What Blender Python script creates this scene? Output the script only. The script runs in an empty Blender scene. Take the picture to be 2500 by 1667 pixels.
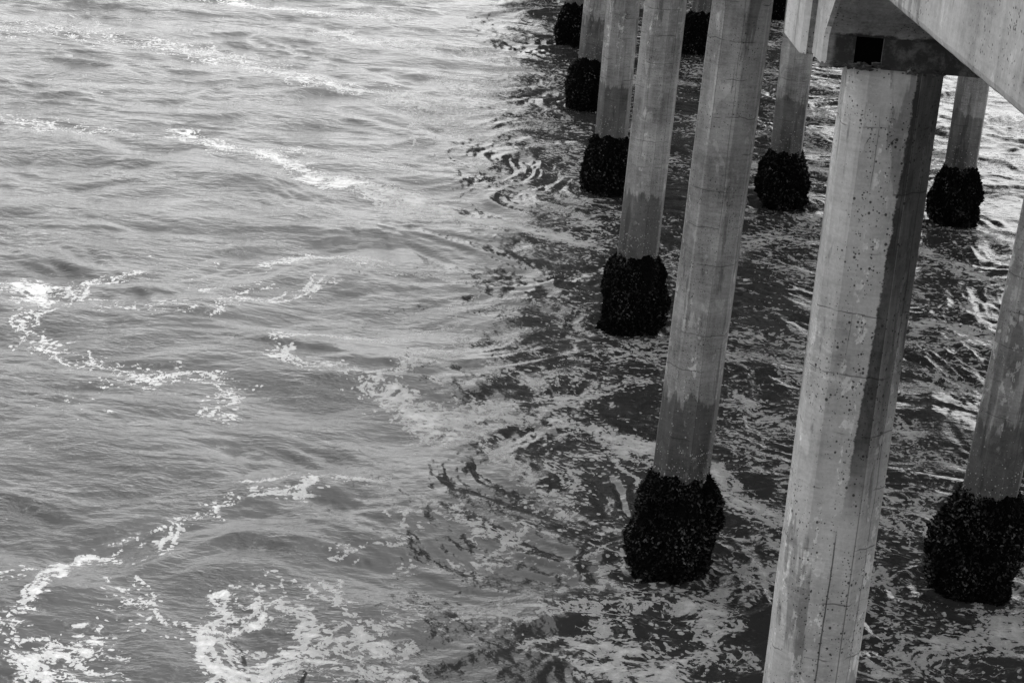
import bpy, bmesh, math, random
import numpy as np
from mathutils import Vector, Matrix, noise as mnoise
rad = math.radians
S = bpy.context.scene
COL = S.collection

# ------------------------------------------------------------------ camera
cd = bpy.data.cameras.new("camera"); cam = bpy.data.objects.new("camera", cd); COL.objects.link(cam)
cd.lens = 72.765; cd.sensor_width = 36; cd.clip_start = .1; cd.clip_end = 6000
R = (0.996336, 0.000904, 0.085516); U = (-0.081754, 0.303589, 0.949289); W = (0.025104, 0.952803, -0.302551)
CAMH = 8.0217
cam.matrix_world = Matrix(((R[0], U[0], -W[0], 0), (R[1], U[1], -W[1], 0), (R[2], U[2], -W[2], CAMH), (0, 0, 0, 1)))
S.camera = cam
S.render.resolution_x, S.render.resolution_y = 1024, 682

# ------------------------------------------------------------------ sky, sun, exposure
SUN_EL, SUN_AZ = 64, 50            # degrees; azimuth clockwise from +Y (the way the pier runs)
wd = bpy.data.worlds.new("World"); S.world = wd; wd.use_nodes = True
nt = wd.node_tree; bg = nt.nodes["Background"]
sky = nt.nodes.new("ShaderNodeTexSky"); sky.sky_type = 'NISHITA'; sky.sun_disc = False
sky.sun_elevation = rad(SUN_EL); sky.sun_rotation = rad(SUN_AZ)
sky.air_density = 1.0; sky.dust_density = 3.0; sky.ozone_density = 1.0
bw = nt.nodes.new("ShaderNodeRGBToBW")          # a black-and-white photograph: the daylight is taken as grey
nt.links.new(sky.outputs[0], bw.inputs[0]); nt.links.new(bw.outputs[0], bg.inputs[0])
bg.inputs[1].default_value = 0.15
sl = bpy.data.lights.new("sun", 'SUN'); sl.energy = 0.5; sl.angle = rad(14); sl.color = (1, 1, 1)
so = bpy.data.objects.new("sun", sl); COL.objects.link(so)
d = Vector((math.sin(rad(SUN_AZ)) * math.cos(rad(SUN_EL)), math.cos(rad(SUN_AZ)) * math.cos(rad(SUN_EL)), math.sin(rad(SUN_EL))))
so.rotation_euler = d.to_track_quat('Z', 'Y').to_euler(); so.location = d * 80
vs = S.view_settings
vs.view_transform = 'Standard'; vs.look = 'None'; vs.gamma = 1; vs.use_curve_mapping = False; vs.exposure = 1.75

# ------------------------------------------------------------------ helpers
def tag(o, label=None, cat=None, group=None, kind=None):
    for k, v in (("label", label), ("category", cat), ("group", group), ("kind", kind)):
        if v: o[k] = v
    return o

def mesh_obj(name, verts, faces, mat, parent=None, smooth=False):
    me = bpy.data.meshes.new(name); me.from_pydata(verts, [], faces); me.update()
    if smooth: me.polygons.foreach_set("use_smooth", [True] * len(me.polygons))
    me.materials.append(mat)
    o = bpy.data.objects.new(name, me); COL.objects.link(o)
    if parent: o.parent = parent
    return o

class N:
    """tiny node-graph helper"""
    def __init__(s, name):
        s.m = bpy.data.materials.new(name); s.m.use_nodes = True
        s.t = s.m.node_tree; s.b = s.t.nodes["Principled BSDF"]; s.out = s.t.nodes["Material Output"]
    def new(s, typ, **kw):
        n = s.t.nodes.new(typ)
        for k, v in kw.items(): setattr(n, k, v)
        return n
    def put(s, sock, v):
        if isinstance(v, bpy.types.NodeSocket): s.t.links.new(v, sock)
        elif v is not None: sock.default_value = v
    def math(s, op, a, b=None, c=None, clamp=False):
        n = s.new("ShaderNodeMath", operation=op, use_clamp=clamp)
        for i, v in enumerate((a, b, c)):
            if v is not None: s.put(n.inputs[i], v)
        return n.outputs[0]
    def ramp(s, v, a, b, lo=0., hi=1., smooth=True):
        n = s.new("ShaderNodeMapRange"); n.interpolation_type = 'SMOOTHSTEP' if smooth else 'LINEAR'
        s.put(n.inputs[0], v); s.put(n.inputs[1], a); s.put(n.inputs[2], b); s.put(n.inputs[3], lo); s.put(n.inputs[4], hi)
        return n.outputs[0]
    def noise(s, vec, scale, detail=4, rough=.55, dist=0.):
        n = s.new("ShaderNodeTexNoise"); s.put(n.inputs["Vector"], vec)
        n.inputs["Scale"].default_value = scale; n.inputs["Detail"].default_value = detail
        n.inputs["Roughness"].default_value = rough; n.inputs["Distortion"].default_value = dist
        return n.outputs[0]
    def noisecol(s, vec, scale, detail=2):
        n = s.new("ShaderNodeTexNoise"); s.put(n.inputs["Vector"], vec)
        n.inputs["Scale"].default_value = scale; n.inputs["Detail"].default_value = detail
        return n.outputs[1]
    def voro(s, vec, scale, feature='F1', rnd=1., out=0):
        n = s.new("ShaderNodeTexVoronoi", feature=feature); s.put(n.inputs["Vector"], vec)
        n.inputs["Scale"].default_value = scale; n.inputs["Randomness"].default_value = rnd
        return n.outputs[out]
    def vec(s, op, a, b=None, scale=None):
        n = s.new("ShaderNodeVectorMath", operation=op); s.put(n.inputs[0], a)
        if b is not None: s.put(n.inputs[1], b)
        if scale is not None: s.put(n.inputs[3], scale)
        return n.outputs[0]
    def sep(s, v):
        n = s.new("ShaderNodeSeparateXYZ"); s.put(n.inputs[0], v); return n.outputs
    def comb(s, x, y, z):
        n = s.new("ShaderNodeCombineXYZ"); s.put(n.inputs[0], x); s.put(n.inputs[1], y); s.put(n.inputs[2], z); return n.outputs[0]
    def mix(s, f, a, b):            # scalar mix
        return s.math('ADD', a, s.math('MULTIPLY', f, s.math('SUBTRACT', b, a)))
    def attr(s, name):
        return s.new("ShaderNodeAttribute", attribute_name=name).outputs["Fac"]
    def bump(s, h, strength, dist, normal=None):
        n = s.new("ShaderNodeBump"); s.put(n.inputs["Height"], h); n.inputs["Strength"].default_value = strength
        n.inputs["Distance"].default_value = dist
        if normal is not None: s.put(n.inputs["Normal"], normal)
        return n.outputs[0]
    def grey(s, v):
        s.t.links.new(s.comb(v, v, v), s.b.inputs["Base Color"])

# ------------------------------------------------------------------ concrete
def concrete(name, base=.36, wet=False, streak=False, pits=1., rings=True, drips=0., capstain=False):
    n = N(name)
    obj = n.new("ShaderNodeTexCoord").outputs["Object"]
    rnd = n.new("ShaderNodeObjectInfo").outputs["Random"]
    off = n.vec('SCALE', (7.3, 3.1, 5.7), scale=n.math('MULTIPLY', rnd, 9.))
    P = n.vec('ADD', obj, off)
    x, y, z = n.sep(obj)
    st = n.vec('MULTIPLY', P, (1, 1, .12))
    big = n.noise(P, 2.2, 5, .6)
    streaks = n.noise(st, 9, 5, .65)
    fine = n.noise(P, 60, 5, .7)
    horiz = n.noise(n.vec('MULTIPLY', P, (1, 1, 7)), 5, 5, .7)
    v = n.math('ADD', base, n.math('MULTIPLY', n.math('SUBTRACT', big, .5), .58))
    v = n.math('ADD', v, n.math('MULTIPLY', n.math('SUBTRACT', streaks, .5), .36 + drips))
    v = n.math('ADD', v, n.math('MULTIPLY', n.math('SUBTRACT', fine, .5), .30))
    v = n.math('ADD', v, n.math('MULTIPLY', n.math('SUBTRACT', horiz, .5), .32))
    if rings: v = n.math('MULTIPLY', v, n.attr('facet'))
    # lighter patches where the skin has flaked, darker old water marks
    flake = n.ramp(n.noise(n.vec('MULTIPLY', P, (1, 1, .55)), 5.2, 6, .62, .3), .60, .63)
    v = n.math('ADD', v, n.math('MULTIPLY', flake, .10))
    mark = n.ramp(n.noise(n.vec('MULTIPLY', n.vec('ADD', P, (9, 4, 2)), (1, 1, .16)), 4.5, 6, .6, .2), .56, .60)
    v = n.math('MULTIPLY', v, n.math('SUBTRACT', 1., n.math('MULTIPLY', mark, .42)))
    if rings:      # bright scaled chips that run in trails down the shaft, and a fresher strip
        trail = n.ramp(n.noise(n.vec('MULTIPLY', n.vec('ADD', P, (4, 11, 3)), (1.4, 1.4, .10)), 4.2, 2), .55, .62)
        chip = n.ramp(n.noise(n.vec('MULTIPLY', P, (1, 1, .6)), 13, 6, .66), .56, .60)
        v = n.math('ADD', v, n.math('MULTIPLY', n.math('MULTIPLY', trail, chip), .26))
    # air pits
    h = None
    if pits:
        pv = n.vec('MULTIPLY', P, (1, 1, .9))
        dist = n.voro(pv, 46)
        pc = n.sep(n.voro(pv, 46, out=1))[0]
        dens = n.ramp(n.noise(P, 2.0, 3), .30, .58)
        r = n.math('MULTIPLY', n.math('MULTIPLY', n.math('POWER', pc, 4.), .36 * pits), dens)
        pit = n.ramp(n.math('SUBTRACT', r, dist), 0., .05)
        dist2 = n.voro(P, 85); pc2 = n.sep(n.voro(P, 85, out=1))[1]
        pit2 = n.ramp(n.math('SUBTRACT', n.math('MULTIPLY', n.math('MULTIPLY', n.math('POWER', pc2, 4.), .5), dens), dist2), 0., .06)
        pit = n.math('MAXIMUM', pit, pit2)
        v = n.math('MULTIPLY', v, n.math('SUBTRACT', 1., n.math('MULTIPLY', pit, .82)))
        h = n.math('MULTIPLY', pit, -1.)
    if rings:
        wob = n.math('MULTIPLY', n.noise(P, 3.2, 4), .10)
        zz = n.math('ADD', n.math('ADD', z, wob), n.math('MULTIPLY', rnd, 1.))
        fr = n.math('ABSOLUTE', n.math('SUBTRACT', n.math('FRACT', n.math('DIVIDE', zz, .34)), .5))
        line = n.ramp(fr, .018, .003)
        lm = n.ramp(n.noise(n.vec('MULTIPLY', n.vec('ADD', P, (3, 8, 1)), (1, 1, .9)), 3.4, 2), .48, .56)
        line = n.math('MULTIPLY', line, lm)
        # upright hairline cracks
        for k, (px, sd) in enumerate(((.06, 1.), (-.11, 4.), (.17, 7.))):
            fx = n.math('ABSOLUTE', n.math('SUBTRACT', n.math('ADD', x, n.math('MULTIPLY', n.noise(n.vec('MULTIPLY', n.vec('ADD', P, (sd, 0, 0)), (0.2, .2, 1)), 1.7, 5), .05)), px + .025))
            ln = n.ramp(fx, .0042, .001)
            lm = n.ramp(n.noise(n.vec('ADD', P, (sd * 3, sd, 0)), .55, 2), .46 + .03 * k, .50 + .03 * k)
            line = n.math('MAXIMUM', line, n.math('MULTIPLY', n.math('MULTIPLY', ln, lm), .8))
        v = n.math('MULTIPLY', v, n.math('SUBTRACT', 1., n.math('MULTIPLY', line, .62)))
    rough = .82
    if wet:
        rag = n.noise(n.vec('MULTIPLY', P, (1, 1, .18)), 15, 4, .6)
        rag2 = n.noise(P, 1.7, 2)
        edge = n.math('ADD', n.math('ADD', 1.18, n.math('MULTIPLY', rag, .55)), n.math('MULTIPLY', rag2, .75))
        wt = n.ramp(n.math('SUBTRACT', edge, z), -.01, .035)
        damp = n.ramp(n.math('SUBTRACT', n.math('ADD', edge, n.math('MULTIPLY', n.noise(P, 2.3, 4), .5)), z), -.15, .35)
        slime = n.ramp(n.math('ADD', z, n.math('MULTIPLY', n.noise(n.vec('MULTIPLY', P, (1, 1, .5)), 6, 5, .7), .5)), 1.75, 1.35)
        wt = n.math('MULTIPLY', wt, n.ramp(n.noise(n.vec('MULTIPLY', P, (1, 1, .3)), 7, 5, .65), .2, .6, .72, 1.))
        v = n.math('MULTIPLY', n.math('MULTIPLY', v, n.math('SUBTRACT', 1., n.math('MULTIPLY', damp, .22))), n.math('SUBTRACT', 1., n.math('MULTIPLY', slime, .30)))
        v = n.math('MULTIPLY', v, n.math('SUBTRACT', 1., n.math('MULTIPLY', wt, .58)))
        bd = n.voro(P, 42); bc = n.sep(n.voro(P, 42, out=1))[2]
        near = n.ramp(z, 1.65, 1.0)
        keep = n.ramp(n.math('SUBTRACT', n.math('MULTIPLY', near, .35), bc), 0., .05)
        speck = n.math('MULTIPLY', n.ramp(bd, .28, .18), keep)
        v = n.mix(speck, v, .42)
        rough = n.math('SUBTRACT', .82, n.math('MULTIPLY', wt, .38))
    if streak:
        # dark band that runs down one arris of the near pile, with a ragged edge
        xs = n.math('ADD', x, n.math('MULTIPLY', z, .005))
        jag = n.math('MULTIPLY', n.math('SUBTRACT', n.noise(n.vec('MULTIPLY', P, (1, 1, 1.5)), 8, 7, .78), .5), .075)
        se = n.math('ADD', n.math('ADD', .082, n.math('MULTIPLY', n.math('SUBTRACT', z, 6.25), .030)), jag)
        a = n.ramp(n.math('SUBTRACT', xs, se), -.003, .008)
        b = n.ramp(n.math('SUBTRACT', xs, .105), .004, -.002)
        fz = n.ramp(n.math('ADD', z, n.math('MULTIPLY', n.noise(P, 3, 3), .9)), 3.9, 4.9)
        s_ = n.math('MULTIPLY', n.math('MULTIPLY', a, b), fz)
        side_shade = n.math('MULTIPLY', n.math('MULTIPLY', n.ramp(n.math('SUBTRACT', xs, .105), -.002, .004), n.ramp(n.math('ADD', z, n.math('MULTIPLY', n.noise(st, 6, 4), 1.6)), 4.0, 6.2)), .84)  # right-hand faces: shade under the deck put into the colour, fading downwards
        seam = n.math('MULTIPLY', n.ramp(n.math('ABSOLUTE', n.math('SUBTRACT', xs, .104)), .005, .002), .55)
        cx = n.math('ABSOLUTE', n.math('ADD', n.math('SUBTRACT', xs, -.008), n.math('MULTIPLY', n.math('SUBTRACT', n.noise(P, 4, 5), .5), .02)))
        crk = n.math('MULTIPLY', n.math('MULTIPLY', n.ramp(cx, .006, .002), n.math('MULTIPLY', n.ramp(z, 2.5, 2.9), n.ramp(z, 3.75, 3.6))), .75)
        blotch = n.ramp(n.noise(n.vec('MULTIPLY', P, (1, 1, .4)), 9, 6, .7), .3, .6, .84, 1.)
        dk = n.math('MAXIMUM', n.math('MAXIMUM', n.math('MULTIPLY', s_, n.math('MULTIPLY', blotch, .90)), n.math('MULTIPLY', side_shade, blotch)), n.math('MAXIMUM', seam, crk))
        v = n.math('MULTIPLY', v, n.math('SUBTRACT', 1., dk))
        # scoured, rougher patch on the broad face
        sc = n.math('MULTIPLY', n.ramp(n.noise(n.vec('MULTIPLY', P, (1, 1, 3)), 16, 6, .75), .50, .66), n.ramp(n.noise(P, 1.5, 3), .42, .6))
        v = n.math('MULTIPLY', v, n.math('ADD', 1., n.math('MULTIPLY', n.math('MULTIPLY', sc, n.ramp(xs, .10, .06)), .42)))
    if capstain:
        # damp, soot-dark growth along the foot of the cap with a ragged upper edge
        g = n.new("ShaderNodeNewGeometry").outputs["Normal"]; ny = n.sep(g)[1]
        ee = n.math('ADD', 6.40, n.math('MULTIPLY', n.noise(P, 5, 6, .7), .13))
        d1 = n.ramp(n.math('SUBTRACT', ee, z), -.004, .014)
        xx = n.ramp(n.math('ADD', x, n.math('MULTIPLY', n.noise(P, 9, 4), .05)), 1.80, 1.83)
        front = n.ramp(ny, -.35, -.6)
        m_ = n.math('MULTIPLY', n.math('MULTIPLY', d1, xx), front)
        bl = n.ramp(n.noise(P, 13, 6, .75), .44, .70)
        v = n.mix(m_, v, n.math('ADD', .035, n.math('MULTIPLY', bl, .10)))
    v = n.math('MAXIMUM', v, .03)
    n.grey(v)
    n.put(n.b.inputs["Roughness"], rough)
    n.b.inputs["Specular IOR Level"].default_value = .35
    hh = n.math('MULTIPLY', fine, .35)
    if h is not None: hh = n.math('ADD', hh, h)
    hh = n.math('ADD', hh, n.math('MULTIPLY', flake, .4))
    n.t.links.new(n.bump(hh, .6, .006), n.b.inputs["Normal"])
    return n.m

M_pile = concrete("pile_concrete", .30, wet=True)
M_pile1 = concrete("near_pile_concrete", .46, wet=True, streak=True, pits=1.25)
M_cap_shaded = concrete("cap_concrete_shaded", .22, rings=False, pits=.7, capstain=True)  # darker base: shade on the down-facing haunch put into the colour
M_cap_end_lit = concrete("cap_end_concrete_lit", .56, rings=False, pits=.5)  # paler base: sky light on the end faces put into the colour
M_beam = concrete("edge_beam_concrete", .43, rings=False, pits=.9, drips=.10)
M_deck = concrete("deck_concrete", .12, rings=False, pits=0)

def mussel_mat():
    n = N("mussel_shell")
    a = n.attr("shade")
    v = n.math('ADD', n.math('ADD', .004, n.math('MULTIPLY', n.math('POWER', a, 3.), .048)), n.math('MULTIPLY', n.math('POWER', a, 26.), .06))
    n.grey(v); n.b.inputs["Roughness"].default_value = .42
    n.put(n.b.inputs["Specular IOR Level"], n.math("MULTIPLY", n.math("POWER", a, 6.), .25))
    return n.m
M_mussel = mussel_mat()
def crust_mat():
    n = N("mussel_bed"); obj = n.new("ShaderNodeTexCoord").outputs["Object"]
    n.grey(n.math('ADD', .001, n.math('MULTIPLY', n.noise(obj, 30, 4), .004)))
    n.b.inputs["Roughness"].default_value = .8; n.b.inputs["Specular IOR Level"].default_value = .03
    n.t.links.new(n.bump(n.voro(obj, 38), 1., .03), n.b.inputs["Normal"])
    return n.m
M_crust = crust_mat()
def barn_mat():
    n = N("barnacle"); obj = n.new("ShaderNodeTexCoord").outputs["Object"]
    n.grey(n.math('ADD', .16, n.math('MULTIPLY', n.noise(obj, 25, 3), .40))); n.b.inputs["Roughness"].default_value = .8
    return n.m
M_barn = barn_mat()

# ------------------------------------------------------------------ the piles
HW = .515 / 2
def facet_profile(angles, r_in):
    """polygon whose arrises sit at the given bearings, each arris taken off by a small chamfer"""
    pts = [Vector((math.cos(rad(a)), math.sin(rad(a)))) * r_in for a in angles]
    out = []
    k = len(pts)
    for i in range(k):
        p, a, b = pts[i], pts[i - 1], pts[(i + 1) % k]
        out.append(p + (a - p).normalized() * .012); out.append(p + (b - p).normalized() * .012)
    return out

def pile_shaft(parent, prof, top, lean, seed, mat, z0=-1.6, topchip=False):
    k = len(prof); zs = list(np.arange(z0, top, .12)) + [top]
    verts, faces = [], []
    for zi, z in enumerate(zs):
        for j, p in enumerate(prof):
            d = mnoise.noise(Vector((p.x * 5 + seed * 7, p.y * 5, z * 2.2))) * .0035
            s = 1 + d / HW
            verts.append((p.x * s + lean[0] * z, p.y * s + lean[1] * z, z))
    for i in range(len(zs) - 1):
        for j in range(k):
            a, b = i * k + j, i * k + (j + 1) % k
            faces.append((a, b, b + k, a + k))
    faces.append(tuple(range((len(zs) - 1) * k, len(zs) * k)))
    o = mesh_obj("shaft", verts, faces, mat, parent)
    rf = random.Random(seed * 5 + 2); tone = [1.12 if j % 2 == 0 else rf.uniform(.80, 1.10) for j in range(k)]   # each cast face has weathered to its own tone, worn arrises are pale
    if seed == 0: tone = [1.10 if j % 2 == 0 else 1.02 for j in range(k)]
    at = o.data.attributes.new("facet", 'FLOAT', 'FACE')
    at.data.foreach_set("value", [tone[j] for i in range(len(zs) - 1) for j in range(k)] + [1.])
    return o

SHELL = [(0, 0, 1), (1, 0, .1), (0, 1, 0), (-1, 0, .1), (0, -1, 0), (0, 0, -.8)]
SHF = [(0, 1, 2), (0, 2, 3), (0, 3, 4), (0, 4, 1), (5, 2, 1), (5, 3, 2), (5, 4, 3), (5, 1, 4)]
def crust(parent, seed, lean, top, wide, nshell, lumps=None, size=1.):
    rnd = random.Random(seed)
    prof = [(-1.3, .34), (-.5, .36), (-.15, .37), (.05, .42), (.25, .475), (.45, .475), (.62, .44), (.8, .39), (.92, .33), (1.0, .275), (1.05, .235)]
    def rad_at(z, th):
        zz = z / top
        r = np.interp(zz, [p[0] for p in prof], [p[1] for p in prof])
        k = max(0., min(1., (1.05 - zz) * 3))
        q = Vector((math.cos(th) * 1.3 + seed * 3.1, math.sin(th) * 1.3, z * 1.6))
        r = .24 + (r - .24) * wide
        r += k * (.10 * mnoise.noise(q) + .06 * mnoise.noise(q * 2.7) + .045 * mnoise.noise(q * 6) + .02 * mnoise.noise(q * 15))
        for (lt, lz, lr, la) in (lumps or ()):
            dt = (th - lt + math.pi) % (2 * math.pi) - math.pi
            r += la * math.exp(-((dt * .45) ** 2 + (z - lz) ** 2) / lr ** 2)
        return max(r, .22)
    NT, NZ = 150, 110
    verts, faces = [], []
    zs = np.linspace(-.9, top * 1.05, NZ)
    for z in zs:
        for j in range(NT):
            th = 2 * math.pi * j / NT
            zt = z + (.09 * mnoise.noise(Vector((math.cos(th) * 2 + seed, math.sin(th) * 2, 3.3))) + .03 * mnoise.noise(Vector((math.cos(th) * 7 + seed, math.sin(th) * 7, 1.3)))) * max(0, z)
            r = rad_at(z, th)
            verts.append((r * math.cos(th) + lean[0] * z, r * math.sin(th) + lean[1] * z, zt))
    for i in range(NZ - 1):
        for j in range(NT):
            a, b = i * NT + j, i * NT + (j + 1) % NT
            faces.append((a, b, b + NT, a + NT))
    c = mesh_obj("mussel_crust", verts, faces, M_crust, parent, smooth=True)
    vs_, fs_, sh = [], [], []
    for i in range(nshell):
        z = rnd.uniform(-.25, top * 1.0 + rnd.random() ** 3 * .12); th = rnd.uniform(0, 2 * math.pi)
        r = rad_at(min(z, top * 1.04), th)
        nrm = Vector((math.cos(th), math.sin(th), rnd.uniform(-.1, .5)))
        c0 = Vector((r * math.cos(th) + lean[0] * z, r * math.sin(th) + lean[1] * z, z))
        dirn = (nrm + Vector((rnd.gauss(0, .55), rnd.gauss(0, .55), rnd.gauss(0, .55)))).normalized()
        q = dirn.to_track_quat('Z', 'Y') @ Matrix.Rotation(rnd.uniform(0, 6.28), 3, 'Z').to_quaternion()
        L = (.013 + .026 * rnd.random() ** 2) * size; w_ = L * rnd.uniform(.35, .55); t_ = L * rnd.uniform(.25, .4)
        base = len(vs_); s_ = min(1, max(0, rnd.random() ** .8 * (.92 + .55 * mnoise.noise(c0 * 3.5 + Vector((seed, 0, 0))))))
        for (a, b, cc) in SHELL:
            vs_.append(tuple(c0 + q @ Vector((a * w_, b * t_, cc * L)))); sh.append(s_)
        fs_ += [tuple(base + t for t in f) for f in SHF]
    o = mesh_obj("mussels", vs_, fs_, M_mussel, c)
    at = o.data.attributes.new("shade", 'FLOAT', 'POINT'); at.data.foreach_set("value", sh)
    tag(o, kind="stuff")
    return c

def barnacles(parent, prof, seed, lean, top, count):
    rnd = random.Random(seed + 99); vs_, fs_ = [], []
    k = len(prof)
    for i in range(count):
        j = rnd.randrange(0, k, 1); a, b = prof[j], prof[(j + 1) % k]
        if (b - a).length < .03 and rnd.random() < .7: continue
        p = a.lerp(b, rnd.random()); z = top * .98 + rnd.random() ** 3 * .75
        nr = Vector((b.y - a.y, a.x - b.x, 0)).normalized()
        tn = Vector((-nr.y, nr.x, 0)); up = Vector((0, 0, 1))
        c0 = Vector((p.x + lean[0] * z, p.y + lean[1] * z, z)); r = .003 + .008 * rnd.random() ** 2; base = len(vs_)
        for q in range(6):
            an = q * math.pi / 3; vs_.append(tuple(c0 + (tn * math.cos(an) + up * math.sin(an)) * r - nr * .002))
        for q in range(6):
            an = q * math.pi / 3; vs_.append(tuple(c0 + (tn * math.cos(an) + up * math.sin(an)) * r * .5 + nr * r * .8))
        for q in range(6):
            w_ = (q + 1) % 6; fs_.append((base + q, base + w_, base + 6 + w_, base + 6 + q))
        fs_.append(tuple(base + 6 + q for q in range(6)))
    return tag(mesh_obj("barnacles", vs_, fs_, M_barn, parent), kind="stuff")

OCT = [-112.5 + 22.5 + 6 + 45 * i for i in range(8)]         # arrises slightly off square to the pier
G = "octagonal concrete piles of the pier"
PILES = [
 # x, y, lean (per m of height), top of mussels, width factor, shells, label, lumps
 (2.190, 10.838, (-.005, 0), 1.02, 1.0, 2500, "largest nearest concrete pile, under the stained cap, its foot below the frame", None),
 (2.185, 18.38, (.012, 0), 1.03, .66, 13000, "pale pile just left of the largest pile, full mussel clump standing in foamy water", [(-2.8, .30, .16, .06), (-.3, .62, .14, .05), (-2.3, .05, .15, .05), (-.5, .05, .12, -.06)]),
 (2.235, 26.30, (.0035, 0), 1.00, .90, 10000, "third pile of the outer row, mussel clump wholly visible beside the open water", [(-.1, .25, .2, .05)]),
 (2.245, 33.87, (-.012, 0), .98, .80, 5000, "fourth pile of the outer row, its mussel clump half hidden behind the third", None),
 (2.170, 41.20, (.002, 0), .98, .97, 3500, "fifth pile of the outer row, overlapped by the fourth, dark band above its mussels", None),
 (2.100, 48.70, (.002, 0), .98, .95, 2500, "farthest pile of the outer row, mostly just its black mussel foot showing", None),
 (5.146, 18.50, (.044, 0), 1.05, .76, 13000, "dark wet pile with a broad lumpy mussel foot at the right edge", [(-2.9, .52, .13, .07), (-2.8, .16, .11, .08), (-.4, .1, .15, -.06)]),
 (5.205, 34.00, (-.018, 0), .95, .62, 5000, "pile seen beneath the left tip of the cap, dark wet lower shaft", [(-.15, .42, .12, .05), (-3., .35, .12, .04)]),
 (5.080, 49.05, (.004, 0), .98, .95, 2500, "far inner pile, its mussels peeping out between the second and third outer piles", None),
 (8.100, 33.86, (.0, 0), .97, .62, 5000, "pile against the brightest water, rising behind the sloping edge beam", [(-2.9, .42, .12, .06)]),
 (4.990, 56.6, (0, 0), .98, .95, 1200, "tiny dark sliver of a far pile touching the top edge, right of the third pile", None),
 (7.930, 56.0, (0, 0), .98, .95, 1200, "far black mussel covered pile foot at the top edge, left of the cap", None),
]
for i, (x, y, lean, top, wide, ns, lab, lumps) in enumerate(PILES):
    root = bpy.data.objects.new("pier_pile", None); COL.objects.link(root); root.location = (x, y, 0)
    tag(root, lab, "pile", G)
    if i == 0:   # the near pile reads as unevenly faceted: broad front face
        ang = [-129, -66, -22, 22, 67, 112, 157, 202]
        prof = facet_profile(ang, .272)
    else:
        prof = facet_profile([a + (i * 37 % 11 - 5) for a in OCT], .278)
    pile_shaft(root, prof, 6.296 if i == 0 else 6.32, lean, i, M_pile1 if i == 0 else M_pile)
    crust(root, i + 1, lean, top, wide, ns, lumps, size=1. if i < 3 or i == 6 else 1.35)
    barnacles(root, prof, i, lean, top, 520 if y < 30 else 240)

# ------------------------------------------------------------------ deck, edge beam and caps: one structure
def box(verts, faces, x0, x1, y0, y1, z0, z1):
    b = len(verts)
    verts += [(x0, y0, z0), (x1, y0, z0), (x1, y1, z0), (x0, y1, z0), (x0, y0, z1), (x1, y0, z1), (x1, y1, z1), (x0, y1, z1)]
    faces += [tuple(b + k for k in f) for f in ((0, 3, 2, 1), (4, 5, 6, 7), (0, 1, 5, 4), (1, 2, 6, 5), (2, 3, 7, 6), (3, 0, 4, 7))]

deck = bpy.data.objects.new("pier_deck", None); COL.objects.link(deck); deck.location = (0, 0, 0)
tag(deck, "concrete pier deck in the upper right corner with smooth edge beam and haunched cap", "pier")
X0, X1, Y0, Y1 = 1.49, 14.6, -30., 320.
v, f = [], []; box(v, f, X0 + .30, X1 - .30, Y0, Y1, 7.52, 7.82); mesh_obj("deck_slab", v, f, M_deck, deck)
def edge_beam(xa, xb, name):
    # long beam with a slightly rounded lower arris and tiny unevenness, built in steps
    prof = [(0, 7.86), (0, 7.03), (.006, 7.012), (.02, 7.0), (.28, 7.0), (.30, 7.02), (.30, 7.86)]
    ys = list(np.arange(4., 14., .06)); ys = [Y0] + list(np.arange(Y0 + 2, 4, 1.)) + ys + list(np.arange(14, Y1, 2.)) + [Y1]
    V, F = [], []; k = len(prof); s = 1 if xb > xa else -1
    for yy in ys:
        for (px, pz) in prof:
            e = .0035 * mnoise.noise(Vector((yy * 9, pz * 9, 1))) + .002 * mnoise.noise(Vector((yy * 25, pz * 25, 4))) if pz < 7.1 else 0
            V.append((xa + s * px, yy, pz + e))
    for i in range(len(ys) - 1):
        for j in range(k):
            a, b = i * k + j, i * k + (j + 1) % k
            F.append((a, a + k, b + k, b))
    F.append(tuple(range(k))); F.append(tuple((len(ys) - 1) * k + j for j in range(k)))
    o = mesh_obj(name, V, F, M_beam, deck)
    bm = bmesh.new(); bm.from_mesh(o.data); bmesh.ops.recalc_face_normals(bm, faces=bm.faces); bm.to_mesh(o.data); bm.free()
    return o
edge_beam(X0, X0 + .3, "edge_beam"); edge_beam(X1, X1 - .3, "edge_beam")

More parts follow.
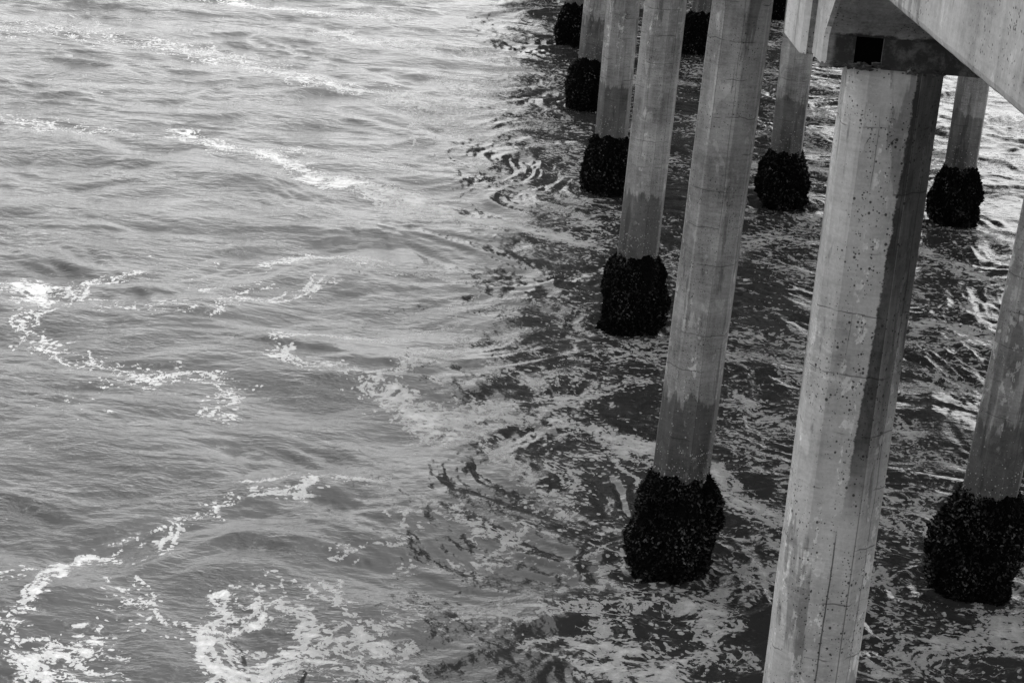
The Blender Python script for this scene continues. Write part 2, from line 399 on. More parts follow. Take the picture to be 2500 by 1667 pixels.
ZB = 6.29
CURVE = [(0, 0), (.012, .09), (.008, .155), (-.03, .20), (-.075, .245), (-.13, .30), (-.20, .37), (-.30, .45), (-.45, .54), (-.64, .62), (-.85, .68), (-1.1, .715)]  # haunch: (y, z) off the foot
def slab_yz(bm, ring, xa, xb):
    """solid between xa and xb from a closed ring of (y, z)"""
    A = [bm.verts.new((xa, p[0], p[1])) for p in ring]; B = [bm.verts.new((xb, p[0], p[1])) for p in ring]
    k = len(ring); bm.faces.new(A); bm.faces.new(list(reversed(B)))
    fs = []
    for i in range(k): fs.append(bm.faces.new((A[i], B[i], B[(i + 1) % k], A[(i + 1) % k])))
def make_cap(y, hole):
    bm = bmesh.new()
    yf = y - .275; yb = y + .82                    # foot faces front and back
    xL, xR = 1.735, 14.2
    def front(x0, x1, notch=False, dy=0.):
        fr = [(yf + dy + a, ZB + b) for a, b in CURVE]
        if notch:
            fr = [(yf + .75, ZB), (yf + .75, ZB + .158)] + [(yf + .009, ZB + .158)] + [(yf + a, ZB + b) for a, b in CURVE[3:]]
        ring = fr + [(fr[-1][0], 7.51), (yb - .35, 7.51), (yb - .35, ZB)]
        slab_yz(bm, ring, x0, x1)
    e = 0.022
    # thin chamfered margin at the left end, then the body
    front(xL + e, 1.898) if hole else None
    if hole:
        front(1.8981, 2.041, True); front(2.0411, xR)
        # the bevelled arris between end face and haunch
        ring0 = [(yf + a + .022, ZB + b + .0) for a, b in CURVE]
        ring1 = [(yf + a, ZB + b) for a, b in CURVE]
        A = [bm.verts.new((xL, p[0], p[1])) for p in ring0]; B = [bm.verts.new((xL + e, p[0], p[1])) for p in ring1]
        for i in range(len(A) - 1): bm.faces.new((A[i], B[i], B[i + 1], A[i + 1]))
        # end face (flat), from the arris to the step, set just in front of the body
        C = [bm.verts.new((xL, yf + .40, ZB)), bm.verts.new((xL, yf + .40, 7.51)), bm.verts.new((xL, ring0[-1][0], 7.51))]
        bm.faces.new(list(reversed(A)) + [C[0], C[1], C[2]])
        bm.faces.new((A[0], C[0], bm.verts.new((xL + e, yf + .40, ZB)), B[0]))
    else:
        front(xL, xR)
    if hole:
        rc = random.Random(5)
        for i in range(46):      # broken concrete and grout clinging along the foot of the cap
            cx = xL + .02 + rc.random() ** 1.6 * .62; cy = yf + rc.uniform(-.006, .02); cz = ZB + rc.uniform(-.012, .022); r_ = rc.uniform(.007, .022)
            res_ = bmesh.ops.create_icosphere(bm, subdivisions=1, radius=r_, matrix=Matrix.Translation((cx, cy, cz)) @ Matrix.Diagonal((rc.uniform(.8, 1.8), .7, rc.uniform(.4, .9), 1)))
            for v_ in res_['verts']: v_.co += Vector((rc.uniform(-.3, .3), rc.uniform(-.3, .3), rc.uniform(-.3, .3))) * r_
    # projecting rear block with its own chamfer
    a, b, xs = yf + .37, yb, 1.675
    ring = [(xs, a + .035), (xs + .03, a), (xR - .01, a), (xR - .01, b), (xs + .02, b), (xs, b - .02)]
    lo = [bm.verts.new((p[0], p[1], ZB - .012)) for p in ring]; hi = [bm.verts.new((p[0], p[1], 7.505)) for p in ring]
    bm.faces.new(list(reversed(lo))); bm.faces.new(hi)
    for i in range(len(ring)): bm.faces.new((lo[i], lo[(i + 1) % 6], hi[(i + 1) % 6], hi[i]))
    bmesh.ops.recalc_face_normals(bm, faces=bm.faces)
    me = bpy.data.meshes.new("pile_cap"); bm.to_mesh(me); bm.free(); me.materials.append(M_cap_shaded); me.materials.append(M_cap_end_lit)
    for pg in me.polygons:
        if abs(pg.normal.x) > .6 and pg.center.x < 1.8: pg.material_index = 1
    o = bpy.data.objects.new("pile_cap", me); COL.objects.link(o); o.parent = deck
    return o
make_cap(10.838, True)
v, f = [], []; box(v, f, 1.900, 2.039, 10.838 - .275 + .022, 10.838 - .275 + .40, ZB + .001, ZB + .155)
nrecess = N("recess_shade_black"); nrecess.grey(nrecess.math('ADD', .0012, 0.)); nrecess.b.inputs["Roughness"].default_value = .95; nrecess.b.inputs["Specular IOR Level"].default_value = .05
mesh_obj("recess_shade_block", v, f, nrecess.m, deck)  # black block added in the recess to stand in for its deep shade
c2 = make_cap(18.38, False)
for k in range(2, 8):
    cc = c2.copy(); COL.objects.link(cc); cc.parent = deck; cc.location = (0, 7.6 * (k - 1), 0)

# ------------------------------------------------------------------ water
def fft_tile(n, L, spec, seed):
    rng = np.random.default_rng(seed)
    kx = np.fft.fftfreq(n, L / n) * 2 * np.pi
    KX, KY = np.meshgrid(kx, kx); K = np.hypot(KX, KY); K[0, 0] = 1
    A = np.sqrt(spec(KX, KY, K)); A[0, 0] = 0
    z = np.fft.ifft2(A * np.exp(2j * np.pi * rng.random((n, n)))).real
    gy, gx = np.gradient(z, L / n)
    return z / np.sqrt((gx ** 2 + gy ** 2).mean())          # unit rms slope
def samp(T, L, X, Y):
    n = T.shape[0]; u = (X / L * n) % n; w_ = (Y / L * n) % n
    i = np.floor(u).astype(np.int64); j = np.floor(w_).astype(np.int64); fu = (u - i); fw = (w_ - j)
    i %= n; j %= n; i1 = (i + 1) % n; j1 = (j + 1) % n
    return (T[j, i] * (1 - fu) + T[j, i1] * fu) * (1 - fw) + (T[j1, i] * (1 - fu) + T[j1, i1] * fu) * fw
def band(l0, l1, p, dir=None, sp=2):
    def f(KX, KY, K):
        lam = 2 * np.pi / K
        s = K ** (-p) * np.exp(-(lam / l1) ** 4) * np.exp(-(l0 / lam) ** 4)
        if dir is not None:
            c = (KX * math.cos(dir) + KY * math.sin(dir)) / K; s = s * (np.abs(c) ** (2 * sp) + .03)
        return s
    return f
NW = 1024
T_long = fft_tile(NW, 47., band(.7, 4.6, 4.0, rad(100), 1), 1)       # wind waves, crests about across the picture
T_mid = fft_tile(NW, 19., band(.25, 2.0, 4.0, rad(98), .8), 2)
T_chop = fft_tile(NW, 11., band(.10, 1.5, 4.1), 3)                   # confused chop between the piles
T_rip = fft_tile(NW, 6.1, band(.05, .25, 3.6, rad(80), 1), 4)
T_w = fft_tile(256, 31., band(2.5, 9., 3), 5); T_w2 = fft_tile(256, 29., band(2.5, 9., 3), 6)
T_m = fft_tile(256, 37., band(1.5, 9., 3), 7); T_m /= T_m.std()
T_m2 = fft_tile(512, 23., band(.5, 4., 3), 8); T_m2 /= T_m2.std()

def sstep(x, a, b):
    t = np.clip((x - a) / (b - a), 0, 1); return t * t * (3 - 2 * t)

# stretched grid: fine where the picture looks, coarse out to the horizon
yy = [9.]
while yy[-1] < 72: yy.append(yy[-1] + .0021 * yy[-1])
up = yy[-1]; st = .3
while up < 4000: up += st; st *= 1.12; yy.append(up)
lo = 9.; st = .05; low = []
while lo > -300: lo -= st; st *= 1.15; low.append(lo)
yy = np.array(low[::-1] + yy)
uu = list(np.linspace(-.36, .36, 1240)); e = .36; st = .0008; ext = []
while e < 12: e += st; st *= 1.13; ext.append(e)
uu = np.array([-q for q in ext[::-1]] + uu + ext)
Wd = np.maximum(yy, 9.) + 1.5
X = uu[None, :] * Wd[:, None] + np.interp(yy, [0, 9, 60, 4000], [1.2, 1.2, 2.6, 2.6])[:, None]
Y = np.repeat(yy[:, None], len(uu), 1)
fade = sstep(Y, 170, 75) * sstep(Y, -5, 7) * sstep(np.abs(X - 2), 60, 30)
wx = samp(T_w, 31., X, Y) * 1.1; wy = samp(T_w2, 29., X, Y) * 1.1
under = sstep(X + .6 * samp(T_m, 37., X, Y) + .3 * samp(T_m2, 23., X, Y), -3.4, 2.2)           # nearness to the piles
m1 = samp(T_m, 37., X, Y)
patch = sstep(samp(T_m2, 23., X + 5, Y + 3) + .4 * m1, -.9, 1.1)
Z = .075 * samp(T_long, 47., X, Y) * (1 - .35 * under)
mid = samp(T_mid, 19., X + .6 * wx, Y + .6 * wy)
Z += mid * (.090 * (1 - under) * (.5 + .7 * patch) + .05 * under)
ch = samp(T_chop, 11., X + wx, Y + wy)
Z += ch * (.018 + .102 * under ** 1.2 * (.55 + .5 * patch))
Z += samp(T_rip, 6.1, X + .5 * wx, Y + .5 * wy) * (.042 + .05 * patch * (.4 + under))
Z = Z * fade
for (px, py, *_r) in PILES:                                         # water drawn down and ringed round each pile
    dd = np.hypot(X - px, Y - py)
    near = dd < 3
    Z[near] += (.010 * np.sin(dd[near] * 22) * np.exp(-((dd[near] - .45) / .5) ** 2))
# foam density laid on the water plane: streaks (x, y, half width, strength)
FOAM = __import__('json').loads(r'''[[[-5.25,35.91,0.3,0.9],[-4.17,34.73,0.3,0.9],[-3.58,34.79,0.3,0.9],[-2.97,33.85,0.3,0.9],[-2.46,33.08,0.3,0.9]],[[-2.46,33.08,0.25,1.3],[-1.45,32.99,0.25,1.3],[-0.85,32.3,0.25,1.4],[0.0,31.46,0.25,1.5],[0.69,31.28,0.25,1.5],[1.42,30.72,0.25,1.5],[1.95,30.37,0.2,1.3]],[[-3.56,34.62,0.3,0.6],[-3.02,35.18,0.3,0.6]],[[-3.02,35.18,0.25,0.35],[-2.34,35.1,0.25,0.35],[-1.18,34.52,0.25,0.35]],[[-4.67,42.72,0.45,0.9],[-3.75,41.66,0.45,0.9],[-2.72,40.95,0.45,0.9],[-1.77,41.05,0.45,0.9],[-1.2,40.05,0.45,0.9]],[[-1.2,40.05,0.5,0.7],[-0.73,38.76,0.5,0.7],[0.45,37.09,0.5,0.7]],[[-7.09,44.2,0.7,0.65],[-4.67,42.72,0.7,0.65]],[[-10.29,43.95,0.8,0.45],[-9.46,45.27,0.8,0.45],[-8.12,44.23,0.8,0.45]],[[-6.4,50.97,0.5,0.85],[-5.24,50.21,0.5,0.85],[-3.75,50.02,0.5,0.85],[-2.3,50.48,0.5,0.85]],[[-3.56,47.82,0.5,0.85],[-2.78,46.7,0.5,0.85],[-1.51,47.06,0.5,0.85],[0.39,46.84,0.5,0.85]],[[-8.35,35.76,0.5,0.5],[-7.51,35.36,0.5,0.5],[-6.6,35.36,0.5,0.5]],[[-6.02,25.87,0.25,0.7],[-5.54,25.75,0.5,1.2],[-5.31,25.73,0.35,1.0],[-4.96,26.24,0.15,0.6]],[[-5.52,25.91,0.25,0.9],[-5.28,25.19,0.25,0.9]],[[-5.02,26.27,0.1,0.8],[-4.33,26.9,0.1,0.8]],[[-5.31,25.18,0.25,0.5],[-5.36,24.42,0.25,0.5],[-5.02,23.63,0.25,0.5],[-4.48,23.27,0.25,0.5]],[[-4.48,23.27,0.2,0.5],[-3.71,22.98,0.2,0.5],[-3.17,23.11,0.2,0.5],[-2.68,22.92,0.2,0.5],[-2.46,22.74,0.2,0.5]],[[-4.78,25.33,0.2,0.35],[-3.55,25.3,0.2,0.35],[-2.98,26.05,0.2,0.35],[-2.63,26.98,0.2,0.35]],[[-3.77,23.04,0.1,0.6],[-3.67,22.91,0.1,0.6]],[[-2.61,27.87,0.15,0.9],[-2.31,28.54,0.15,0.9],[-1.76,28.71,0.15,0.9],[-1.28,28.05,0.15,0.9]],[[-2.21,24.21,0.2,0.7],[-2.06,23.73,0.22,0.8],[-1.51,23.54,0.2,0.75],[-1.03,23.34,0.25,0.8],[-0.57,22.51,0.35,1.1],[-0.2,21.87,0.35,1.1],[0.3,21.7,0.25,0.8]],[[-0.8,24.94,0.12,0.85],[-1.73,24.87,0.12,0.85],[-2.24,24.46,0.12,0.85]],[[-1.03,23.34,0.12,0.6],[-0.74,23.74,0.12,0.6],[-0.24,24.73,0.12,0.6]],[[-0.42,22.4,0.3,0.85],[0.79,22.39,0.3,0.75],[1.54,22.28,0.35,0.95],[2.01,21.82,0.35,1.1],[2.32,21.28,0.3,0.9]],[[0.3,21.57,0.15,0.8],[0.78,21.0,0.15,0.8],[0.94,20.33,0.15,0.8]],[[1.21,21.1,0.2,0.7],[1.38,20.24,0.2,0.7],[1.18,19.6,0.2,0.7]],[[0.28,22.57,0.25,0.7],[1.05,23.06,0.25,0.7],[1.85,23.58,0.25,0.7],[2.3,24.18,0.25,0.7]],[[0.52,25.67,0.2,0.6],[1.07,24.72,0.2,0.6],[1.62,24.69,0.2,0.6]],[[-2.01,19.51,0.14,0.75],[-1.62,19.6,0.14,0.75],[-1.3,19.91,0.14,0.75],[-0.68,20.1,0.14,0.75]],[[-1.72,19.64,0.1,0.6],[-1.4,19.53,0.1,0.6]],[[-3.97,17.19,0.12,0.6],[-3.63,17.26,0.12,0.6],[-3.46,17.59,0.12,0.6]],[[-3.46,17.59,0.14,0.5],[-2.82,18.02,0.14,0.5],[-2.54,18.61,0.14,0.5],[-2.13,19.37,0.14,0.5]],[[-3.47,17.54,0.07,0.85],[-3.52,16.9,0.07,0.85],[-3.57,16.44,0.07,0.85]],[[-3.57,16.44,0.15,0.5],[-3.69,15.98,0.15,0.5]],[[-3.35,15.47,0.25,0.68],[-3.14,15.67,0.25,0.68],[-2.75,15.9,0.25,0.68]],[[-3.4,15.62,0.1,0.9],[-3.03,15.15,0.1,0.9]],[[-3.04,15.21,0.12,0.75],[-3.04,15.69,0.12,0.75],[-2.8,15.97,0.12,0.75]],[[-3.09,15.28,0.25,0.6],[-2.56,15.45,0.25,0.6]],[[-2.14,16.26,0.1,0.9],[-1.92,16.05,0.12,1.0],[-1.84,15.69,0.16,1.1],[-1.54,15.4,0.28,1.2]],[[-1.98,17.01,0.07,0.95],[-1.79,16.63,0.07,0.95],[-1.95,16.21,0.07,0.95]],[[-1.55,15.46,0.25,1.1],[-1.44,15.72,0.2,0.95],[-1.09,15.94,0.12,0.8]],[[-1.51,16.03,0.08,0.9],[-1.32,15.98,0.08,0.9]],[[-1.11,17.55,0.07,0.95],[-0.98,17.19,0.07,0.95],[-0.92,16.97,0.07,0.95]],[[-1.35,16.94,0.08,0.9],[-1.16,16.61,0.1,1.1],[-1.06,16.2,0.08,1.0],[-0.95,16.05,0.07,0.8]],[[-0.97,16.21,0.12,0.9],[-0.73,16.51,0.16,1.0],[-0.56,16.33,0.22,1.15],[-0.43,16.06,0.22,1.15],[-0.19,15.63,0.16,0.9]],[[-1.09,15.86,0.3,0.7],[-0.49,15.8,0.3,0.7]],[[-2.69,16.6,0.3,0.4],[-2.19,16.34,0.3,0.4],[-1.72,16.78,0.3,0.4],[-1.48,17.48,0.3,0.4]],[[-2.91,17.21,0.15,0.5],[-2.63,16.7,0.15,0.5]],[[-0.43,19.21,0.08,0.85],[-0.34,18.84,0.08,0.85]],[[0.29,19.19,0.12,0.85],[0.43,18.78,0.12,0.85]],[[0.07,19.37,0.15,0.6],[0.77,18.63,0.15,0.6]],[[-0.88,17.99,0.08,0.8],[-0.74,18.38,0.08,0.8],[-0.37,18.56,0.08,0.8]],[[-0.26,17.91,0.2,0.45],[0.48,18.26,0.2,0.45],[0.78,19.29,0.2,0.45]],[[-0.21,16.87,0.3,0.5],[0.3,16.88,0.3,0.5],[0.77,17.24,0.3,0.5]],[[0.93,17.17,0.1,0.95],[1.38,17.54,0.1,0.95],[1.67,17.77,0.1,0.95]],[[0.97,17.27,0.15,0.9],[1.99,17.55,0.15,0.9],[2.46,17.45,0.15,0.9]],[[2.37,17.25,0.18,0.95],[2.84,17.91,0.18,0.95],[3.36,18.82,0.18,0.95]],[[1.52,17.19,0.15,0.8],[1.57,16.49,0.3,1.2],[1.58,15.93,0.2,1.0]],[[2.54,17.37,0.15,0.8],[2.31,16.62,0.25,1.0],[2.0,16.0,0.3,1.1]],[[2.31,16.62,0.25,0.8],[2.79,16.7,0.25,0.8]],[[2.91,21.34,0.2,1.0],[3.05,20.35,0.25,1.1],[3.48,19.73,0.25,0.9]],[[2.92,21.45,0.05,1.5],[3.06,20.98,0.05,1.5],[3.08,20.67,0.05,1.5]],[[3.31,25.13,0.3,0.8],[3.9,25.83,0.2,0.8],[4.35,24.53,0.2,0.8]],[[3.14,23.9,0.3,0.8],[3.8,23.11,0.3,0.8],[4.09,22.59,0.3,0.8]],[[4.75,17.13,0.2,0.9],[5.53,17.82,0.35,1.3]],[[4.11,16.67,0.2,0.9],[4.55,17.1,0.2,0.9],[5.15,17.29,0.2,0.9]],[[4.24,18.89,0.2,0.7],[4.32,17.42,0.2,0.7],[4.05,16.34,0.2,0.7]],[[5.26,23.46,0.35,0.8],[5.49,22.19,0.35,0.8],[5.82,21.58,0.35,0.8]],[[5.73,24.54,0.3,0.7],[6.56,25.09,0.3,0.7]],[[4.67,20.33,0.25,0.75],[4.89,19.79,0.25,0.75]],[[2.18,34.62,0.4,0.7],[1.25,37.4,0.4,0.7],[0.44,38.24,0.4,0.7]],[[-0.51,43.17,0.7,0.55],[0.69,39.99,0.7,0.55],[1.68,38.74,0.7,0.55]],[[-1.12,47.26,0.6,0.5],[0.4,45.16,0.6,0.5],[1.7,43.19,0.6,0.5]],[[3.93,31.67,0.5,0.6],[5.02,29.49,0.5,0.6]],[[3.02,28.66,0.5,0.6],[2.5,30.68,0.5,0.6]],[[1.18,32.43,0.4,0.6],[2.37,32.26,0.4,0.6]],[[6.73,40.8,0.5,0.65],[6.31,36.11,0.5,0.65]],[[3.0,22.33,0.4,0.6],[3.68,21.38,0.4,0.6]],[[-3.97,22.44,0.15,0.7],[-3.22,23.1,0.15,0.7],[-2.8,23.05,0.15,0.7]],[[-2.72,21.7,0.1,0.8],[-2.58,22.48,0.1,0.8]],[[-2.95,26.26,0.15,0.6],[-2.43,26.21,0.15,0.6],[-1.84,27.43,0.15,0.6]],[[-2.03,33.09,0.25,0.8],[-1.25,31.88,0.25,0.8],[-0.54,31.28,0.25,0.8]],[[-0.63,23.77,0.12,0.8],[-0.28,24.2,0.12,0.8],[0.13,25.01,0.12,0.8]],[[-1.77,41.14,0.5,0.7],[0.01,39.7,0.5,0.7],[1.28,39.39,0.5,0.7]],[[0.08,35.16,0.4,0.8],[0.83,33.5,0.4,0.8],[1.9,32.97,0.4,0.8]],[[7.0,32.12,0.3,0.9],[7.56,30.74,0.3,0.9],[8.26,29.99,0.3,0.9]],[[6.17,27.22,0.3,0.9],[6.96,27.85,0.3,0.9],[7.46,26.78,0.3,0.9]],[[6.08,25.49,0.25,0.8],[6.9,24.83,0.25,0.8]],[[1.26,17.61,0.15,0.8],[1.6,17.97,0.15,0.8],[1.7,18.39,0.15,0.8]],[[0.53,23.9,0.3,0.8],[1.06,23.7,0.3,0.8],[1.49,24.14,0.3,0.8]]]''')
gx0, gy0, gs = -16., 7., .06; gnx, gny = 640, 1150
GX, GY = np.meshgrid(gx0 + gs * np.arange(gnx), gy0 + gs * np.arange(gny))
FW = samp(T_m2, 23., GX * 2.1, GY * 2.1) * .10; FW2 = samp(T_m2, 23., GX * 2.1 + 9, GY * 2.1 + 4) * .10
D = np.zeros_like(GX)
for pl in FOAM:
    for (x0, y0, w0, s0), (x1, y1, w1, s1) in zip(pl[:-1], pl[1:]):
        m = 3 * max(w0, w1) + .5
        i0 = max(0, int((min(x0, x1) - m - gx0) / gs)); i1 = min(gnx, int((max(x0, x1) + m - gx0) / gs) + 1)
        j0 = max(0, int((min(y0, y1) - m - gy0) / gs)); j1 = min(gny, int((max(y0, y1) + m - gy0) / gs) + 1)
        if i1 <= i0 or j1 <= j0: continue
        sx = (GX + FW)[j0:j1, i0:i1]; sy = (GY + FW2)[j0:j1, i0:i1]
        L2 = (x1 - x0) ** 2 + (y1 - y0) ** 2 + 1e-9
        t = np.clip(((sx - x0) * (x1 - x0) + (sy - y0) * (y1 - y0)) / L2, 0, 1)
        dd = np.hypot(sx - x0 - t * (x1 - x0), sy - y0 - t * (y1 - y0))
        w_ = w0 + t * (w1 - w0); s_ = s0 + t * (s1 - s0)
        D[j0:j1, i0:i1] = np.maximum(D[j0:j1, i0:i1], s_ * np.exp(-(dd / w_) ** 2))
ui = np.clip((X - gx0) / gs, 0, gnx - 1.001); vi = np.clip((Y - gy0) / gs, 0, gny - 1.001)
iu = ui.astype(int); iv = vi.astype(int); fu = ui - iu; fv = vi - iv
foam = (D[iv, iu] * (1 - fu) + D[iv, iu + 1] * fu) * (1 - fv) + (D[iv + 1, iu] * (1 - fu) + D[iv + 1, iu + 1] * fu) * fv
foam *= ((X > gx0) & (X < gx0 + gs * gnx) & (Y > gy0) & (Y < gy0 + gs * gny))
# thin braided strands of foam that wander along the trails, round the piles and loose under the deck
rngf = np.random.default_rng(11)
TG = .03; tnx, tny = int(gnx * gs / TG), int(gny * gs / TG)
TH = np.zeros((tny, tnx), np.float32)
def strand(px, py, r, gate):
    for x, y, rr, g in zip(px, py, r, gate):
        if g <= .05: continue
        i = (x - gx0) / TG; j = (y - gy0) / TG; k = int(np.ceil(2.2 * rr / TG)) + 1
        i0, j0 = int(i) - k, int(j) - k
        if i0 < 0 or j0 < 0 or i0 + 2 * k + 1 >= tnx or j0 + 2 * k + 1 >= tny: continue
        ii = np.arange(2 * k + 1)
        d2 = ((ii[None, :] + i0 - i) ** 2 + (ii[:, None] + j0 - j) ** 2) * TG * TG / (rr * rr + 2e-4)
        w_ = TH[j0:j0 + 2 * k + 1, i0:i0 + 2 * k + 1]; np.maximum(w_, g * np.exp(-d2 * .7), out=w_)
def smooth_rand(n, step, amp):
    m = max(4, int(n / step) + 4); v = rngf.normal(0, 1, m); t = np.linspace(1, m - 2.001, n)
    i = t.astype(int); f = t - i; f = f * f * (3 - 2 * f)
    return amp * (v[i] * (1 - f) + v[i + 1] * f)
def trail(pts, w, st_, ns):
    P_ = np.array(pts); seg = np.hypot(*(P_[1:] - P_[:-1]).T); cum = np.concatenate([[0], np.cumsum(seg)])
    L_ = cum[-1]; n = max(6, int(L_ / .035)); t = np.linspace(0, L_, n)
    bx = np.interp(t, cum, P_[:, 0]); by = np.interp(t, cum, P_[:, 1]); ww = np.interp(t, cum, w); ss = np.interp(t, cum, st_)
    tx = np.gradient(bx); ty = np.gradient(by); q_ = np.hypot(tx, ty) + 1e-9; nx__, ny__ = -ty / q_, tx / q_
    for k in range(ns):
        o = (smooth_rand(n, 30, .62) + smooth_rand(n, 9, .22)) * ww + smooth_rand(n, 5, .022)
        al = smooth_rand(n, 12, .06)
        g = np.clip(.60 + .25 * ss + smooth_rand(n, 9, .48), 0, 1)
        r = np.clip(.011 + .011 * ss + smooth_rand(n, 6, .008), .006, .045)
        if k % 3 == 2: g = g * .82; r = r * 2.2; o = o * 1.5      # a speckled margin of loose bubbles beside the strand
        strand(bx + nx__ * o + al, by + ny__ * o, r, g)
for pl in FOAM:
    A_ = np.array(pl); wm = A_[:, 2].mean()
    trail(A_[:, :2], A_[:, 2], A_[:, 3], int(2 + 7 * wm + 2 * A_[:, 3].mean()))
for (px, py, *_r) in PILES:
    for k in range(5):
        a0 = rngf.uniform(0, 6.28); a = a0 + np.linspace(0, rngf.uniform(1.2, 3.2), 9); rr = rngf.uniform(.42, .85)
        trail(np.stack([px + rr * np.cos(a) * 1.1, py + rr * np.sin(a)], 1), np.full(9, .06), np.full(9, .5), 1)
for k in range(430):
    cx = rngf.uniform(-1.5, 14) ; cy = 11 + 44 * rngf.random() ** 1.3
    if rngf.random() > (.35 if cx < .5 else .9): continue
    L_ = rngf.uniform(.5, 2.6); h = rngf.normal(-.35, .55); n = 7
    hh = h + np.cumsum(rngf.normal(0, .35, n)); px = cx + np.cumsum(np.cos(hh)) * L_ / n; py = cy + np.cumsum(np.sin(hh)) * L_ / n
    trail(np.stack([px, py], 1), np.full(n, .10), np.full(n, rngf.uniform(.1, .8)), 1 if rngf.random() < .6 else 2)
ui = np.clip((X - gx0) / TG, 0, tnx - 1.001); vi = np.clip((Y - gy0) / TG, 0, tny - 1.001)
iu = ui.astype(int); iv = vi.astype(int); fu = ui - iu; fv = vi - iv
thread = (TH[iv, iu] * (1 - fu) + TH[iv, iu + 1] * fu) * (1 - fv) + (TH[iv + 1, iu] * (1 - fu) + TH[iv + 1, iu + 1] * fu) * fv
thread *= ((X > gx0) & (X < gx0 + gs * gnx) & (Y > gy0) & (Y < gy0 + gs * gny))
# loose foam drifting between the piles
loose = sstep(X, -.3, 2.2) * np.clip(.31 + .14 * sstep(X, 3.5, 7.5) + .22 * samp(T_m2, 23., X * .8 + 2, Y * .6) + .12 * m1, 0, .75)
foam = np.maximum(foam, loose)
foam = np.maximum(foam, .10 * sstep(m1, .2, 1.5))
ny_, nx_ = X.shape
co = np.stack([X, Y, Z], -1).astype(np.float32).reshape(-1)
me = bpy.data.meshes.new("sea_water")
me.vertices.add(nx_ * ny_); me.vertices.foreach_set("co", co)
idx = np.arange(nx_ * ny_, dtype=np.int32).reshape(ny_, nx_)
q = np.stack([idx[:-1, :-1], idx[:-1, 1:], idx[1:, 1:], idx[1:, :-1]], -1).reshape(-1)
nf = (nx_ - 1) * (ny_ - 1)
me.loops.add(nf * 4); me.loops.foreach_set("vertex_index", q)
me.polygons.add(nf); me.polygons.foreach_set("loop_start", np.arange(0, nf * 4, 4, dtype=np.int32))
me.polygons.foreach_set("use_smooth", np.ones(nf, dtype=bool))
me.update(calc_edges=True)
for nm, arr in (("foam", foam), ("thread", thread), ("calm", patch), ("under", under)):
    at = me.attributes.new(nm, 'FLOAT', 'POINT'); at.data.foreach_set("value", arr.astype(np.float32).reshape(-1))
print("water verts", nx_ * ny_, "zstd", Z.std(), "under", under.mean())

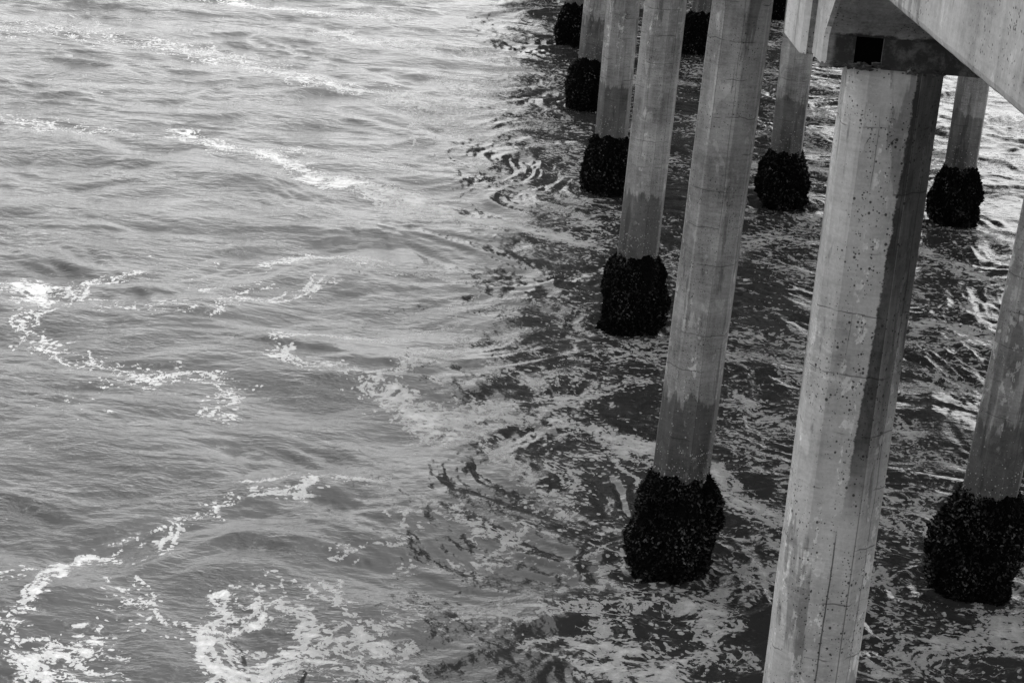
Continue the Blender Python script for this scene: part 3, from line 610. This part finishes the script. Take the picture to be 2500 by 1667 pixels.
def water_mat():
    n = N("sea_water")
    P = n.new("ShaderNodeTexCoord").outputs["Object"]
    den = n.attr("foam"); calm = n.attr("calm"); und = n.attr("under")
    warp = n.vec('SCALE', n.vec('SUBTRACT', n.noisecol(P, 1.3, 3), (.5, .5, .5)), scale=.42)
    P2 = n.vec('MULTIPLY', n.vec('ADD', P, warp), (1, 1, 0))
    warp2 = n.vec('SCALE', n.vec('SUBTRACT', n.noisecol(P, 9, 3), (.5, .5, .5)), scale=.11)
    P3 = n.vec('ADD', P2, n.vec('MULTIPLY', warp2, (1, 1, 0)))
    e2 = n.voro(P3, 6.5, 'DISTANCE_TO_EDGE'); e3 = n.voro(P3, 17, 'DISTANCE_TO_EDGE')
    big = n.noise(P2, 1.9, 8, .70); fb = n.noise(n.vec('MULTIPLY', P2, (.8, 1.1, 1)), 8.5, 5, .58)
    # thick rafts: a falling threshold, eaten into by rounded holes
    fld = n.math('ADD', n.math('MULTIPLY', big, .5), n.math('MULTIPLY', fb, .5))
    fld = n.math('SUBTRACT', fld, n.math('ADD', n.math('MULTIPLY', n.ramp(e2, .12, .42), .11), n.math('MULTIPLY', n.ramp(e3, .15, .42), .07)))
    thr = n.math('SUBTRACT', .628, n.math('MULTIPLY', den, .160))
    blob = n.ramp(n.math('SUBTRACT', fld, thr), -.003, .010)
    # connected threads: level lines of a warped field
    rd = n.math('ABSOLUTE', n.math('SUBTRACT', n.noise(P2, 1.5, 5, .55), .5))
    rw = n.math('MULTIPLY', n.math('SUBTRACT', n.math('ADD', den, n.math('MULTIPLY', n.math('SUBTRACT', fb, .5), 1.8)), .30), .030)
    lace = n.ramp(n.math('SUBTRACT', rw, rd), -.001, .004)
    # strands laid along the drift lines
    th = n.math('ADD', n.attr("thread"), n.math('MULTIPLY', n.math('SUBTRACT', n.noise(P2, 19, 4, .66), .5), 2.3))
    lace2 = n.math('MULTIPLY', n.ramp(th, .56, .61), n.ramp(n.attr("thread"), .08, .2))
    # loose flecks
    f1 = n.voro(P3, 13); fc = n.sep(n.voro(P3, 13, out=1))[0]
    fr = n.math('MULTIPLY', n.ramp(n.math('SUBTRACT', n.math('MULTIPLY', den, 1.9), fc), -.02, .35), .36)
    fr = n.math('MULTIPLY', fr, n.ramp(big, .38, .50))
    fl = n.ramp(n.math('SUBTRACT', fr, f1), 0., .03)
    mask = n.math('MAXIMUM', blob, n.math('MAXIMUM', fl, lace))
    mask = n.math('MAXIMUM', n.math('MULTIPLY', mask, n.ramp(den, .04, .10)), lace2)
    # thin bubbly film round the thick foam
    film = n.math('MULTIPLY', n.ramp(n.math('SUBTRACT', fld, thr), -.10, .02), n.math('MULTIPLY', n.ramp(n.noise(P3, 22, 4, .7), .42, .62), .34))
    # silt in the water: cloudy body colour
    silt = n.noise(P2, .55, 5, .6)
    body = n.math('ADD', .036, n.math('MULTIPLY', n.math('SUBTRACT', silt, .5), .034))
    bub = n.noise(P, 70, 4, .7)
    thick = n.ramp(n.math('SUBTRACT', fld, thr), .0, .14)
    fcol = n.math('ADD', n.math('ADD', .21, n.math('MULTIPLY', thick, .20)), n.math('MULTIPLY', n.noise(P3, 7, 6, .75), .42))
    fcol = n.math('MULTIPLY', fcol, n.ramp(bub, .25, .62, .72, 1.))
    m = n.math('MAXIMUM', mask, film)
    n.grey(n.mix(m, body, fcol))
    n.put(n.b.inputs["Roughness"], n.mix(mask, .02, .75))
    n.b.inputs["IOR"].default_value = 1.333
    n.put(n.b.inputs["Specular IOR Level"], n.mix(mask, .5, .15))
    # ripples too small for the mesh
    wb = n.vec('SCALE', n.vec('SUBTRACT', n.noisecol(P, 1.1, 1), (.5, .5, .5)), scale=.22)
    PB = n.vec('ADD', P, n.vec('MULTIPLY', wb, (1, 1, 0)))
    r1 = n.noise(n.vec('MULTIPLY', PB, (.6, 1.15, 1)), 6.0, 4, .55)
    r2 = n.noise(n.vec('MULTIPLY', PB, (.7, 1.1, 1)), 26, 3, .6)
    amp = n.ramp(n.noise(P2, .8, 4), .40, .66, .15, 1.)
    quiet = n.math('SUBTRACT', 1., n.math('MULTIPLY', und, .48))
    amp = n.math('MULTIPLY', amp, quiet)
    rip = n.math('ADD', n.math('MULTIPLY', r1, n.math('MULTIPLY', quiet, n.mix(amp, .020, .044))), n.math('MULTIPLY', n.math('MULTIPLY', r2, amp), .011))
    b1 = n.bump(rip, 1., 1.)
    b2 = n.new("ShaderNodeBump"); n.put(b2.inputs["Height"], bub); n.put(b2.inputs["Strength"], n.math('MULTIPLY', mask, .8)); b2.inputs["Distance"].default_value = .012
    n.put(b2.inputs["Normal"], b1)
    n.t.links.new(b2.outputs[0], n.b.inputs["Normal"])
    return n.m
me.materials.append(water_mat())
wo = bpy.data.objects.new("sea_water", me); COL.objects.link(wo); tag(wo, kind="structure")
